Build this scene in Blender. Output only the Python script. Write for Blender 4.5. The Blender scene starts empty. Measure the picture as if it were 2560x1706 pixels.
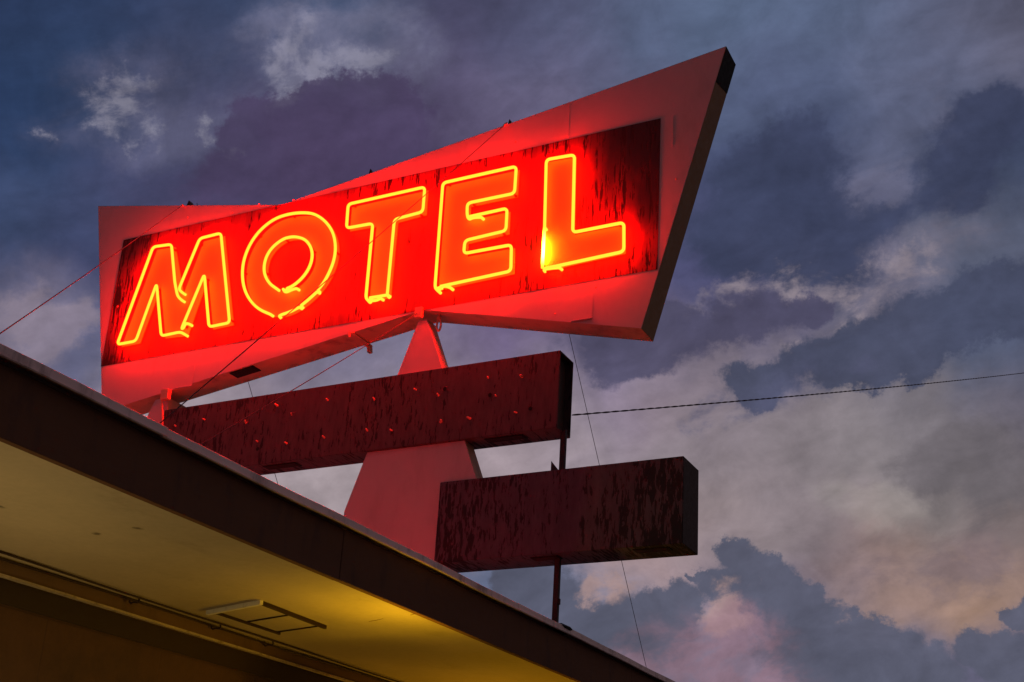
import bpy, bmesh, math, random
from mathutils import Vector, Matrix
random.seed(7)
C = bpy.context.scene.collection
PI = math.pi

# ------------------------------------------------------------------ measured sizes (metres)
CAM = {'right': (0.9052, 0.4224, 0.0455), 'up': (0.1024, -0.3209, 0.9416), 'back': (0.4124, -0.8477, -0.3337), 'lens': 44.4491, 'sx': -0.04264, 'sy': 0.1143}
LETTERS = {'M': {'plate': [(-7.486, 5.801), (-7.2727, 6.6699), (-7.0719, 6.6556), (-6.9005, 6.1887), (-6.7716, 6.6514), (-6.5539, 6.6581), (-6.3254, 5.8127), (-6.5302, 5.8083), (-6.6627, 6.3022), (-6.7832, 5.7919), (-7.0183, 5.8057), (-7.1635, 6.3053), (-7.2856, 5.802)], 'runs': [[(-6.8609, 6.1021), (-6.9114, 6.1453), (-6.9648, 6.2787), (-7.0719, 6.6556), (-7.2727, 6.6699), (-7.486, 5.801), (-7.2856, 5.802), (-7.1635, 6.3053), (-7.0183, 5.8057), (-6.8213, 5.8109), (-6.7713, 5.7814)], [(-6.8648, 6.1693), (-6.9115, 6.2071), (-6.7716, 6.6514), (-6.5539, 6.6581), (-6.3254, 5.8127), (-6.5302, 5.8083), (-6.6627, 6.3022), (-6.8148, 5.8364), (-6.7956, 5.8382), (-6.7784, 5.8812), (-6.7426, 5.8682)]], 'loops': []}, 'O': {'plate': [(-5.7478, 6.6831), (-5.6256, 6.6466), (-5.5128, 6.5591), (-5.427, 6.447), (-5.3839, 6.318), (-5.3817, 6.1982), (-5.4114, 6.0983), (-5.4563, 6.0082), (-5.5119, 5.9461), (-5.582, 5.8865), (-5.6613, 5.8414), (-5.7429, 5.8094), (-5.8283, 5.8014), (-5.9331, 5.8213), (-6.0447, 5.8794), (-6.1391, 5.9619), (-6.216, 6.0691), (-6.2602, 6.1854), (-6.2773, 6.3117), (-6.2583, 6.4322), (-6.2066, 6.5401), (-6.1279, 6.622), (-6.016, 6.683), (-5.8832, 6.6973)], 'hole': [(-5.7776, 6.472), (-5.6841, 6.4305), (-5.6143, 6.3425), (-5.5921, 6.2512), (-5.6117, 6.1615), (-5.6661, 6.0852), (-5.7455, 6.0332), (-5.8301, 6.015), (-5.9066, 6.039), (-5.9812, 6.095), (-6.0377, 6.1751), (-6.0607, 6.2579), (-6.0493, 6.3511), (-6.0003, 6.4239), (-5.911, 6.4751), (-5.8452, 6.4813)], 'runs': [[(-5.9331, 5.8213), (-6.0447, 5.8794), (-6.1391, 5.9619), (-6.216, 6.0691), (-6.2602, 6.1854), (-6.2773, 6.3117), (-6.2583, 6.4322), (-6.2066, 6.5401), (-6.1279, 6.622), (-6.016, 6.683), (-5.8832, 6.6973), (-5.7478, 6.6831), (-5.6256, 6.6466), (-5.5128, 6.5591), (-5.427, 6.447), (-5.3839, 6.318), (-5.3817, 6.1982), (-5.4114, 6.0983), (-5.4563, 6.0082), (-5.502, 5.9574)], [(-5.511, 5.9394), (-5.582, 5.8865), (-5.6436, 5.8475)], [(-5.6634, 5.8352), (-5.7429, 5.8094), (-5.8209, 5.8002), (-5.8412, 5.7905)], [(-5.9066, 6.039), (-5.9812, 6.095), (-6.0377, 6.1751), (-6.0607, 6.2579), (-6.0493, 6.3511), (-6.0003, 6.4239), (-5.911, 6.4751), (-5.8452, 6.4813), (-5.7776, 6.472), (-5.6841, 6.4305), (-5.6143, 6.3425), (-5.5921, 6.2512), (-5.6117, 6.1615), (-5.6661, 6.0852), (-5.7455, 6.0332), (-5.8018, 6.0206)], [(-5.8381, 6.0203), (-5.8112, 5.9852), (-5.7556, 6.0019), (-5.7127, 6.0049)]]}, 'T': {'plate': [(-5.3115, 6.6655), (-4.6212, 6.6678), (-4.6187, 6.4537), (-4.8669, 6.4398), (-4.8635, 5.8023), (-5.0522, 5.81), (-5.0608, 6.4448), (-5.3025, 6.4519)], 'runs': [[(-4.8635, 5.8023), (-4.8669, 6.4398), (-4.6187, 6.4537), (-4.6212, 6.6678), (-5.3115, 6.6655), (-5.3025, 6.4519), (-5.0608, 6.4448), (-5.0522, 5.81), (-5.0303, 5.788)], [(-4.8635, 5.8023), (-4.944, 5.803), (-5.0146, 5.8052)], [(-5.0263, 5.784), (-4.9581, 5.7724), (-4.9207, 5.7825)]]}, 'E': {'plate': [(-4.4643, 6.6684), (-3.8471, 6.6708), (-3.8479, 6.4454), (-4.2374, 6.4469), (-4.2332, 6.3279), (-3.9003, 6.3329), (-3.8981, 6.1488), (-4.2332, 6.1349), (-4.2349, 6.0278), (-3.8457, 6.0244), (-3.837, 5.8125), (-4.4548, 5.7911)], 'runs': [[(-4.1141, 6.3034), (-4.1758, 6.313), (-4.2159, 6.3039), (-4.2331, 6.3535), (-4.2374, 6.4469), (-3.8479, 6.4454), (-3.8471, 6.6708), (-4.4643, 6.6684), (-4.4548, 5.7911), (-4.4266, 5.7613)], [(-4.2178, 6.3278), (-3.9003, 6.3329), (-3.8981, 6.1488), (-4.2332, 6.1349), (-4.2349, 6.0278), (-3.8457, 6.0244), (-3.837, 5.8125), (-4.4089, 5.7929)], [(-4.4283, 5.7814), (-4.3678, 5.7905), (-4.3252, 5.7682)]]}, 'L': {'plate': [(-3.6132, 6.6839), (-3.389, 6.6726), (-3.3749, 6.0385), (-2.9893, 6.0397), (-2.9826, 5.8139), (-3.5942, 5.7909)], 'runs': [[(-3.597, 6.1271), (-3.6132, 6.6839), (-3.389, 6.6726), (-3.3749, 6.0385), (-2.9893, 6.0397), (-2.9826, 5.8139), (-3.58, 5.7931)], [(-3.5846, 5.7892), (-3.5229, 5.7874), (-3.466, 5.7798)]], 'hot': [(-3.5978, 6.1243), (-3.5966, 5.801)]}}
HEX = [(-8.078, 7.27), (-6.014, 6.846), (-2.272, 7.324), (-2.857, 5.236), (-4.578, 5.659), (-7.59, 5.235)]
BRK_TOP = [(-7.026, 7.0828), (-5.192, 6.9661), (-3.9703, 7.13)]
MIDX = -6.9147
STUBS = [(-5.7988, 5.0624), (-5.655, 4.9715), (-5.3393, 5.0468), (-4.9272, 4.9987), (-6.0771, 4.957), (-5.9424, 4.7914), (-5.6669, 4.7431), (-5.3321, 4.7516), (-4.9594, 4.7599), (-4.7504, 4.7379), (-4.578, 5.0287), (-4.3856, 4.957), (-3.9949, 5.039), (-3.7283, 5.0085), (-3.9261, 4.8938), (-4.1161, 4.7511), (-4.3489, 4.753), (-3.7552, 4.7485), (-6.7748, 5.0155), (-6.4879, 5.0341)]
HOLES = [(-5.9335, 4.7304), (-4.3397, 5.0026), (-3.9719, 4.9079), (-3.6521, 4.7658)]
PYLON = [(-5.1108, 4.1759), (-4.9882, 4.5218), (-4.7746, 5.1899), (-4.6464, 5.5479), (-4.5601, 5.605), (-4.3859, 5.1879), (-4.1337, 4.5477), (-4.0507, 4.3209)]
PILLAR = [(-7.0246, 5.3289), (-7.1033, 5.1385), (-6.9039, 5.2576), (-6.9011, 5.1783)]
VENT = [(-6.3225, 5.3995), (-6.0989, 5.4319)]
JBOX = [(-6.9378, 5.3313), (-6.8642, 5.2459)]
COND = [(-6.9501, 7.06, 5.2822), (-6.9269, 7.06, 5.1831), (-6.9065, 7.06, 5.1191), (-6.8946, 7.06, 5.0362)]
ACC = [((-3.3696, 5.561), (-3.2178, 5.3686)), ((-6.8399, 5.5179), (-6.6697, 5.3419))]
NB = [(-4.6313, 5.6761), (-4.5724, 5.5919)]
BULB = [(-4.4751, 7.14, 5.5919), (-4.467, 7.14, 5.5006)]
UB = [(-5.2007, 5.557), (-5.1777, 7.28, 5.5217)]
WIRES = {'A': [(-7.0706, 7.075, 7.0662), (-3.5512, 2.6922, 3.275)], 'B': [(-3.9802, 7.075, 7.1152), (-3.5312, 3.5282, 3.275)], 'C': [(-4.6109, 7.06, 5.6324), (-3.5853, 3.7778, 3.275)], 'E': [(-3.9854, 7.305, 7.2456), (-4.017, 10.5188, 3.275)], 'F': [(-7.1462, 7.305, 7.2272), (-6.7849, 9.7135, 3.275)]}
POWER = [(-3.4442, 7.31, 4.7796), (-5.0264, 12.9742, 7.204), (-4.1592, 18.9354, 9.6716), (-1.8964, 26.6416, 12.8973), (0.9354, 33.1287, 15.6574)]
HATCH = [(-4.5544, 5.1919, 2.985), (-4.0949, 5.0572, 2.985), (-4.1171, 5.6834, 2.985), (-4.5321, 5.7889, 2.985)]
CLIPS = [4.828, 5.474, 5.951]
SPOTS = [(-3.4255, 3.1236), (-3.7763, 3.8237), (-4.0178, 3.8409), (-4.1149, 3.4151), (-3.3649, 3.2025)]
SEAM = [(-3.8192, 5.6447), (-3.7002, 5.6016), (-3.5052, 5.5587), (-3.3531, 5.4897)]
SKYAX = ((-0.4216, 0.7715, 0.4764), (0.8775, 0.4796, -0.0), (0.2285, -0.4181, 0.8792))
BASE = [(-11.591, 4.584, 2.784, 1, 42, 58, 92), (-9.105, 4.405, 2.65, 1, 46, 60, 92), (-6.696, 5.08, 2.002, 1, 54, 66, 96), (-4.403, 5.289, 2.048, 1, 66, 80, 110), (-2.245, 5.292, 2.08, 1, 66, 66, 94), (-0.176, 5.635, 2.471, 1, 72, 74, 102), (2.686, 5.66, 2.853, 1, 90, 102, 132), (5.508, 5.931, 2.815, 1, 92, 108, 138), (8.299, 5.999, 2.749, 1, 90, 100, 128), (11.163, 6.226, 2.647, 1, 84, 84, 104), (-11.628, 2.112, 2.566, 1, 38, 58, 94), (-10.418, 3.3, 1.913, 1, 46, 62, 92), (-8.214, 3.507, 1.802, 1, 70, 74, 102), (-7.015, 2.332, 1.845, 1, 72, 70, 102), (-4.783, 2.608, 2.267, 1, 70, 62, 92), (-2.803, 3.045, 2.106, 1, 72, 62, 92), (-1.735, 4.607, 1.524, 0.8, 84, 78, 106), (-2.97, 4.599, 1.324, 0.6, 104, 96, 120), (-0.541, 3.871, 2.117, 1, 98, 90, 120), (1.12, 4.914, 1.915, 1, 88, 90, 120), (1.107, 3.806, 1.738, 1, 112, 104, 132), (-11.46, -0.064, 2.255, 1, 60, 72, 104), (-10.483, -1.303, 1.776, 1, 66, 70, 106), (-9.357, 1.12, 1.793, 1, 64, 68, 100), (-6.987, 1.121, 2.043, 1, 70, 64, 96), (-4.743, 1.484, 1.902, 1, 84, 66, 96), (-11.435, -2.307, 1.4, 1.2, 120, 112, 132), (-10.448, -3.011, 1.251, 1, 96, 98, 128), (6.171, 4.239, 2.273, 1, 84, 90, 120), (7.491, 3.484, 2.073, 1, 66, 76, 106), (9.503, 5.254, 2.002, 1, 92, 96, 122), (11.134, 5.247, 1.335, 0.8, 112, 112, 136), (8.904, 3.477, 1.858, 1, 96, 100, 126), (5.787, 2.431, 2.116, 1, 66, 76, 108), (7.161, 1.278, 2.302, 1.2, 60, 70, 104), (9.841, 2.692, 1.848, 1, 72, 78, 102), (11.445, 3.07, 1.984, 1.2, 58, 68, 96), (8.395, 2.222, 1.319, 0.9, 104, 102, 126), (4.879, 0.733, 1.953, 1, 76, 78, 114), (8.206, 0.481, 1.909, 1, 60, 68, 100), (11.051, 1.161, 1.838, 1, 92, 97, 117), (4.591, -0.461, 1.968, 1, 78, 78, 114), (6.912, -0.098, 1.453, 0.8, 116, 108, 128), (8.868, -0.347, 1.524, 1, 112, 107, 124), (11.139, -0.372, 1.852, 1, 82, 88, 114), (6.245, -1.327, 1.763, 1, 88, 86, 116), (9.169, -1.402, 1.527, 0.8, 100, 98, 118), (11.544, -1.507, 1.667, 1, 78, 90, 118), (2.343, -2.206, 1.995, 1, 106, 94, 130), (3.788, -2.803, 1.994, 1, 148, 132, 144), (5.917, -3.244, 2.176, 1, 134, 122, 132), (7.92, -3.586, 2.146, 1, 136, 127, 133), (10.282, -2.99, 2.088, 1, 116, 110, 118), (12.424, -2.803, 1.84, 1, 104, 98, 112), (8.702, -4.721, 2.139, 1, 132, 124, 128), (11.558, -4.461, 1.876, 1, 114, 107, 110), (10.331, -5.673, 1.628, 1, 138, 127, 126), (7.522, -5.928, 1.972, 1, 130, 117, 122), (12.809, -5.92, 1.666, 1, 118, 104, 104), (5.757, -4.966, 2.19, 1, 138, 127, 134), (9.168, -6.884, 1.654, 1, 138, 117, 117), (11.759, -6.824, 1.508, 1, 116, 99, 101), (10.199, -7.683, 1.446, 1.2, 160, 130, 117), (12.021, -7.787, 1.412, 1.3, 172, 137, 114), (12.912, -7.193, 1.113, 1, 148, 122, 112), (5.649, -6.185, 1.599, 1, 152, 136, 138), (3.919, -7.33, 1.815, 1, 166, 142, 144), (0.726, -8.055, 1.617, 1, 104, 114, 144), (1.834, -9.495, 2.025, 1, 110, 118, 146), (3.853, -9.352, 2.021, 1, 112, 110, 132), (6.359, -9.149, 2.499, 1, 120, 110, 130), (9.847, -9.611, 2.426, 1, 100, 100, 124), (12.695, -9.386, 1.869, 1, 94, 92, 116), (-5.523, -2.92, 2.307, 1, 124, 116, 138), (-6.829, -3.683, 1.517, 1, 158, 144, 154), (-3.118, -2.376, 1.765, 1, 122, 116, 142), (-0.666, -2.016, 1.985, 1, 112, 98, 134), (-3.94, -5.407, 2.358, 1, 164, 150, 155), (0.015, -4.872, 2.409, 1, 164, 148, 155), (1.43, -3.471, 2.004, 1, 150, 138, 150), (-1.562, -3.668, 1.989, 1, 150, 138, 150), (-8.299, -4.542, 1.861, 1, 160, 145, 152)]
LAYERS = [{'kind': 'soft', 'c': [(-5.86, 4.352, 1.201), (-5.198, 3.865, 1.4), (-4.277, 4.308, 1.22), (-3.354, 4.749, 1.131), (-5.598, 5.004, 1.014), (-2.797, 4.976, 1.039)], 'lo': 0.1, 'hi': 2.6, 'col': (112, 112, 138), 'a': 0.75, 'd0': 0.6, 'n': 0.6}, {'kind': 'soft', 'c': [(-5.86, 4.352, 0.554), (-5.569, 3.833, 0.651), (-5.418, 3.389, 0.448), (-5.111, 4.055, 0.513), (-4.277, 4.308, 0.422), (-4.834, 4.17, 0.28), (-3.861, 4.48, 0.47), (-3.437, 4.47, 0.425), (-5.23, 5.037, 0.416)], 'lo': 0.25, 'hi': 1.5, 'col': (138, 136, 156), 'a': 0.8, 'd0': 0.4, 'n': 0.6}, {'kind': 'soft', 'c': [(-9.721, 2.646, 1.149), (-9.103, 2.793, 1.16), (-8.741, 2.186, 0.991), (-8.214, 3.507, 1.081), (-11.029, 2.076, 0.606), (-7.385, 2.486, 1.009), (-7.005, 1.869, 0.832), (-6.296, 3.222, 1.111)], 'lo': 0.1, 'hi': 2.6, 'col': (98, 98, 126), 'a': 0.7, 'd0': 0.6, 'n': 0.6}, {'kind': 'soft', 'c': [(-9.941, 2.445, 0.397), (-9.704, 2.811, 0.397), (-9.455, 2.325, 0.356), (-9.281, 3.048, 0.355), (-8.968, 2.669, 0.358), (-8.653, 2.377, 0.36), (-9.016, 3.523, 0.311), (-9.143, 2.106, 0.269), (-11.132, 2.103, 0.19), (-7.388, 2.67, 0.229), (-7.288, 2.217, 0.202), (-6.955, 1.733, 0.185)], 'lo': 0.25, 'hi': 1.4, 'col': (138, 136, 154), 'a': 0.8, 'd0': 0.3, 'n': 0.6}, {'kind': 'bank', 'c': [(-5.024, 2.775, 0.894), (-4.149, 3.356, 0.709), (-3.292, 3.286, 0.81), (-2.877, 2.571, 0.959), (-6.185, 2.494, 0.745), (-6.992, 1.309, 0.928), (-4.385, 2.078, 1.141), (-5.514, 1.895, 1.036)], 'lo': 0.35, 'hi': 0.75, 'col': (72, 61, 92), 'a': 0.8, 'd0': 0.2, 'n': 0.55}, {'kind': 'bank', 'c': [(4.684, 0.72, 1.075), (5.449, 1.931, 1.16), (6.352, 2.563, 1.053), (7.125, 3.367, 0.946), (6.489, 1.232, 1.254), (7.733, 1.318, 1.24), (8.005, 0.564, 1.243), (6.082, 0.428, 1.069), (9.305, 1.711, 0.843), (10.173, 2.994, 0.918), (10.881, 3.87, 0.813), (11.431, 4.449, 0.714), (11.42, 3.255, 0.991), (10.623, 2.365, 0.825)], 'lo': 0.3, 'hi': 1.2, 'col': (58, 64, 91), 'a': 0.9, 'd0': 0.2, 'n': 0.8}, {'kind': 'soft', 'c': [(8.207, 2.21, 0.567), (8.71, 1.957, 0.565), (9.051, 2.265, 0.421), (9.961, 3.91, 0.549), (10.25, 4.477, 0.454), (9.656, 4.809, 0.456), (11.339, 5.077, 0.356), (8.539, 2.61, 0.563), (9.274, 2.751, 0.465)], 'lo': 0.2, 'hi': 2.0, 'col': (106, 105, 128), 'a': 0.5, 'd0': 0.3, 'n': 0.6}, {'kind': 'soft', 'c': [(9.478, 0.184, 0.849), (10.336, 0.92, 0.836), (11.187, 1.551, 0.823), (8.848, -0.153, 0.761), (8.356, -0.973, 0.672), (7.449, -1.633, 0.68), (6.316, -2.116, 0.786), (4.963, -2.516, 0.793), (3.398, -2.931, 0.899)], 'lo': 0.1, 'hi': 2.2, 'col': (122, 114, 129), 'a': 0.6, 'd0': 0.5, 'n': 0.6}, {'kind': 'soft', 'c': [(4.046, -1.042, 0.297), (4.527, -0.859, 0.345), (5.205, -0.712, 0.393), (5.681, -0.53, 0.372), (6.202, -0.326, 0.39), (6.733, -0.258, 0.437), (7.202, -0.077, 0.435), (7.899, -0.271, 0.481), (8.493, -0.423, 0.478), (8.356, -0.973, 0.384), (7.822, -1.456, 0.339), (7.167, -1.753, 0.292), (9.384, 0.177, 0.425), (10.008, 0.512, 0.374), (8.722, 0.13, 0.381)], 'lo': 0.3, 'hi': 1.6, 'col': (150, 137, 145), 'a': 0.8, 'd0': 0.25, 'n': 0.6}, {'kind': 'bank', 'c': [(2.955, -2.363, 0.598), (3.734, -2.107, 0.637), (4.498, -1.704, 0.713), (5.261, -1.35, 0.67), (5.926, -1.054, 0.608), (6.604, -0.955, 0.536), (7.07, -0.724, 0.446), (7.452, -0.647, 0.329), (2.129, -2.022, 0.997), (3.283, -1.443, 0.894), (4.264, -1.274, 0.495)], 'lo': 0.26, 'hi': 1.0, 'col': (77, 74, 100), 'a': 0.92, 'd0': 0.2, 'n': 0.6}, {'kind': 'bank', 'c': [(5.88, -2.797, 0.395), (6.359, -2.611, 0.453), (6.937, -2.467, 0.509), (7.689, -2.11, 0.583), (8.245, -1.819, 0.637), (8.807, -1.627, 0.748), (9.359, -1.387, 0.876), (10.001, -1.141, 0.869), (10.724, -0.841, 0.84), (11.426, -0.447, 0.738), (12.13, -0.152, 0.729), (12.577, -0.07, 0.814), (10.165, -1.815, 0.473), (9.237, -2.087, 0.478), (6.67, -2.786, 0.413)], 'lo': 0.18, 'hi': 0.75, 'col': (68, 73, 97), 'a': 0.92, 'd0': 0.2, 'n': 0.6}, {'kind': 'soft', 'c': [(6.389, -2.958, 0.493), (5.634, -3.417, 0.446), (7.155, -2.699, 0.538), (4.96, -3.719, 0.349), (8.112, -2.474, 0.485), (9.055, -2.201, 0.48)], 'lo': 0.15, 'hi': 1.3, 'col': (86, 88, 116), 'a': 0.7, 'd0': 0.3, 'n': 0.6}, {'kind': 'soft', 'c': [(-11.437, -2.213, 0.787), (-10.734, -2.17, 0.621), (-11.073, -2.855, 0.706), (-11.773, -2.894, 0.696), (-10.023, -2.032, 0.449)], 'lo': 0.1, 'hi': 1.4, 'col': (136, 124, 139), 'a': 0.75, 'd0': 0.3, 'n': 0.6}, {'kind': 'soft', 'c': [(11.371, -4.479, 1.035), (12.143, -4.702, 1.117), (10.419, -4.468, 0.762), (12.651, -4.159, 1.014)], 'lo': 0.1, 'hi': 1.3, 'col': (100, 94, 100), 'a': 0.65, 'd0': 0.4, 'n': 0.6}, {'kind': 'soft', 'c': [(9.183, -7.083, 0.779), (10.442, -7.06, 0.768), (11.571, -6.844, 0.851), (12.489, -6.548, 0.745), (8.292, -6.966, 0.491)], 'lo': 0.1, 'hi': 1.3, 'col': (118, 102, 108), 'a': 0.65, 'd0': 0.4, 'n': 0.6}, {'kind': 'soft', 'c': [(9.853, -5.718, 0.674), (10.513, -5.556, 0.573), (9.163, -5.582, 0.582), (8.346, -5.153, 0.684)], 'lo': 0.2, 'hi': 1.5, 'col': (156, 147, 143), 'a': 0.35, 'd0': 0.3, 'n': 0.6}, {'kind': 'crisp', 'c': [(6.003, -6.913, 0.419), (6.314, -7.341, 0.519), (6.977, -7.264, 0.377), (5.769, -7.841, 0.621), (4.799, -8.373, 0.624), (4.048, -8.482, 0.606), (3.423, -8.982, 0.91), (2.333, -9.361, 1.114), (1.263, -8.526, 1.113), (0.713, -7.855, 0.808), (7.262, -7.763, 0.615), (7.875, -8.009, 0.494), (8.407, -8.56, 0.688), (9.041, -8.498, 0.45), (9.64, -8.688, 0.583), (10.254, -9.17, 0.772), (11.098, -9.573, 0.765), (11.997, -8.779, 0.519), (12.669, -8.996, 0.673), (13.322, -9.015, 0.74), (12.925, -7.981, 0.353), (13.286, -7.84, 0.462), (7.845, -9.014, 1.186), (8.877, -9.712, 1.176), (6.795, -8.206, 0.697), (10.149, -9.777, 1.064), (4.35, -9.214, 0.908), (5.344, -7.522, 0.181), (5.151, -7.639, 0.141)], 'lo': 0.24, 'hi': 0.46, 'col': (86, 88, 107), 'a': 0.97, 'd0': 0.2, 'n': 0.6}, {'kind': 'soft', 'c': [(2.748, -7.971, 0.506), (3.36, -8.029, 0.455), (2.469, -8.344, 0.304), (5.65, -8.304, 0.451), (6.132, -8.012, 0.34), (5.727, -8.7, 0.501), (6.326, -8.649, 0.4), (8.77, -8.125, 0.235)], 'lo': 0.25, 'hi': 1.3, 'col': (164, 137, 135), 'a': 0.85, 'd0': 0.3, 'n': 0.6}, {'kind': 'soft', 'c': [(5.293, -9.741, 1.307), (4.321, -10.319, 1.211), (6.479, -9.439, 1.099), (3.489, -9.982, 0.506), (7.212, -9.973, 1.094), (6.133, -8.767, 0.6)], 'lo': 0.1, 'hi': 1.5, 'col': (146, 112, 126), 'a': 0.62, 'd0': 0.4, 'n': 0.6}]
Y0 = 7.08            # front plane of the sign

def lin(c):
    return tuple(((v/255)/12.92 if v/255 <= .04045 else ((v/255+.055)/1.055)**2.4) for v in c)

# ------------------------------------------------------------------ node helpers
class NT:
    def __init__(s, tree): s.t = tree; s.n = tree.nodes; s.l = tree.links
    def new(s, typ, **kw):
        n = s.n.new(typ)
        for k, v in kw.items(): setattr(n, k, v)
        return n
    def put(s, sock, v):
        if isinstance(v, bpy.types.NodeSocket): s.l.new(v, sock)
        else: sock.default_value = v
    def math(s, op, a, b=None, c=None, clamp=False):
        n = s.new('ShaderNodeMath', operation=op, use_clamp=clamp)
        s.put(n.inputs[0], a)
        if b is not None: s.put(n.inputs[1], b)
        if c is not None: s.put(n.inputs[2], c)
        return n.outputs[0]
    def vec(s, op, a, b=None, scale=None):
        n = s.new('ShaderNodeVectorMath', operation=op)
        s.put(n.inputs[0], a)
        if b is not None: s.put(n.inputs[1], b)
        if scale is not None: s.put(n.inputs['Scale'], scale)
        return n.outputs['Value'] if op in ('DOT_PRODUCT', 'DISTANCE', 'LENGTH') else n.outputs['Vector']
    def rng(s, v, a, b, c=0., d=1., smooth=True):
        n = s.new('ShaderNodeMapRange', interpolation_type='SMOOTHSTEP' if smooth else 'LINEAR')
        if smooth: n.clamp = False
        s.put(n.inputs['Value'], v)
        for k, x in (('From Min', a), ('From Max', b), ('To Min', c), ('To Max', d)): s.put(n.inputs[k], x)
        return n.outputs['Result']
    def noise(s, v, scale, detail=5, rough=.55, dist=0., out='Fac'):
        n = s.new('ShaderNodeTexNoise')
        s.put(n.inputs['Vector'], v); n.inputs['Scale'].default_value = scale
        n.inputs['Detail'].default_value = detail; n.inputs['Roughness'].default_value = rough
        n.inputs['Distortion'].default_value = dist
        return n.outputs['Fac' if out == 'Fac' else 'Color']
    def mix(s, f, a, b, blend='MIX'):
        n = s.new('ShaderNodeMix', data_type='RGBA', blend_type=blend)
        s.put(n.inputs[0], f); s.put(n.inputs[6], a); s.put(n.inputs[7], b)
        return n.outputs[2]
    def scaled(s, v, sc):
        return s.vec('MULTIPLY', v, sc)

def mat(name):
    m = bpy.data.materials.new(name); m.use_nodes = True
    t = NT(m.node_tree); b = m.node_tree.nodes['Principled BSDF']
    tc = t.new('ShaderNodeTexCoord').outputs['Object']
    return m, t, b, tc
def bump(t, b, h, strength=.3, dist=.01):
    n = t.new('ShaderNodeBump'); n.inputs['Strength'].default_value = strength; n.inputs['Distance'].default_value = dist
    t.put(n.inputs['Height'], h); t.l.new(n.outputs[0], b.inputs['Normal'])

def painted(name, col, var=.25, scale=3., rough=.55, metal=0., dirt=None, dirt_amt=.5, bmp=.15, stretch=(1, 1, 1)):
    m, t, b, tc = mat(name)
    v = t.scaled(tc, stretch)
    n1 = t.noise(v, scale, 6, .6); n2 = t.noise(v, scale*9, 4, .6)
    k = t.math('ADD', t.math('MULTIPLY', t.math('SUBTRACT', n1, .5), 2*var), t.math('ADD', 1., t.math('MULTIPLY', t.math('SUBTRACT', n2, .5), var*.8)))
    c = t.vec('SCALE', col, scale=k)
    if dirt:
        w = t.math('MULTIPLY', t.rng(t.noise(t.scaled(tc, (1, 1, .35)), scale*1.7, 8, .65), .5, .72), dirt_amt)
        c = t.mix(w, c, (*dirt, 1))
    t.put(b.inputs['Base Color'], c)
    b.inputs['Metallic'].default_value = metal
    t.put(b.inputs['Roughness'], t.rng(n2, .2, .8, rough-.12, rough+.12))
    bump(t, b, n2, bmp, .004)
    b.inputs['Specular IOR Level'].default_value = .2
    return m

def peeling(name, base, under, thr, ends=None, dens=1., lng=1., painted_falloff=()):
    """faded paint that has weathered and flaked off in long upright streaks"""
    m, t, b, tc = mat(name)
    fine = t.noise(t.scaled(tc, (30*dens, 6, 6.5*dens/lng)), 1., 5, .62, .35)
    broad = t.noise(t.scaled(tc, (10*dens, 3, 2.6*dens/lng)), 1., 4, .6, .3)
    clump = t.noise(t.scaled(tc, (1.3, 1, 1.1)), 1., 3, .5)
    f = t.math('ADD', t.math('ADD', t.math('MULTIPLY', fine, .62), t.math('MULTIPLY', broad, .28)), t.math('MULTIPLY', clump, .3))
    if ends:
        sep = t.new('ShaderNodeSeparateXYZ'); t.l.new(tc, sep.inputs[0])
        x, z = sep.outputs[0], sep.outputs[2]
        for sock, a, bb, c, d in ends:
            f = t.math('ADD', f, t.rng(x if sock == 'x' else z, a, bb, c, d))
    mask = t.rng(f, thr, thr+.035)
    soft = t.rng(f, thr-.16, thr+.02)
    grain = t.noise(t.scaled(tc, (14, 8, 3)), 1., 6, .6)
    k = t.rng(grain, .25, .75, .72, 1.2, False)
    col = t.vec('SCALE', base, scale=k)
    col = t.mix(t.math('MULTIPLY', soft, .35), col, (*[v*.45 for v in base], 1))
    for (x, z, r, amt) in painted_falloff:          # fading neon light painted in as ragged dark patches
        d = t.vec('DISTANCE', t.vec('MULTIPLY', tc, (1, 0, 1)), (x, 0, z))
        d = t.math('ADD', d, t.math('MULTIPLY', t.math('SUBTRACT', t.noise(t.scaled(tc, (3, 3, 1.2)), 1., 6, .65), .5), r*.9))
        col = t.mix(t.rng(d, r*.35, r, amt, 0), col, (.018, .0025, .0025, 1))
    col = t.mix(mask, col, (*under, 1))
    t.put(b.inputs['Base Color'], col)
    t.put(b.inputs['Roughness'], t.rng(mask, 0, 1, .6, .85))
    b.inputs['Specular IOR Level'].default_value = .25
    bump(t, b, t.math('SUBTRACT', grain, mask), .35, .004)
    return m

def glow(name, col, strength):
    m = bpy.data.materials.new(name); m.use_nodes = True
    t = NT(m.node_tree); m.node_tree.nodes.remove(m.node_tree.nodes['Principled BSDF'])
    e = t.new('ShaderNodeEmission'); e.inputs[0].default_value = (*col, 1); e.inputs[1].default_value = strength
    t.l.new(e.outputs[0], m.node_tree.nodes['Material Output'].inputs[0])
    return m

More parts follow.
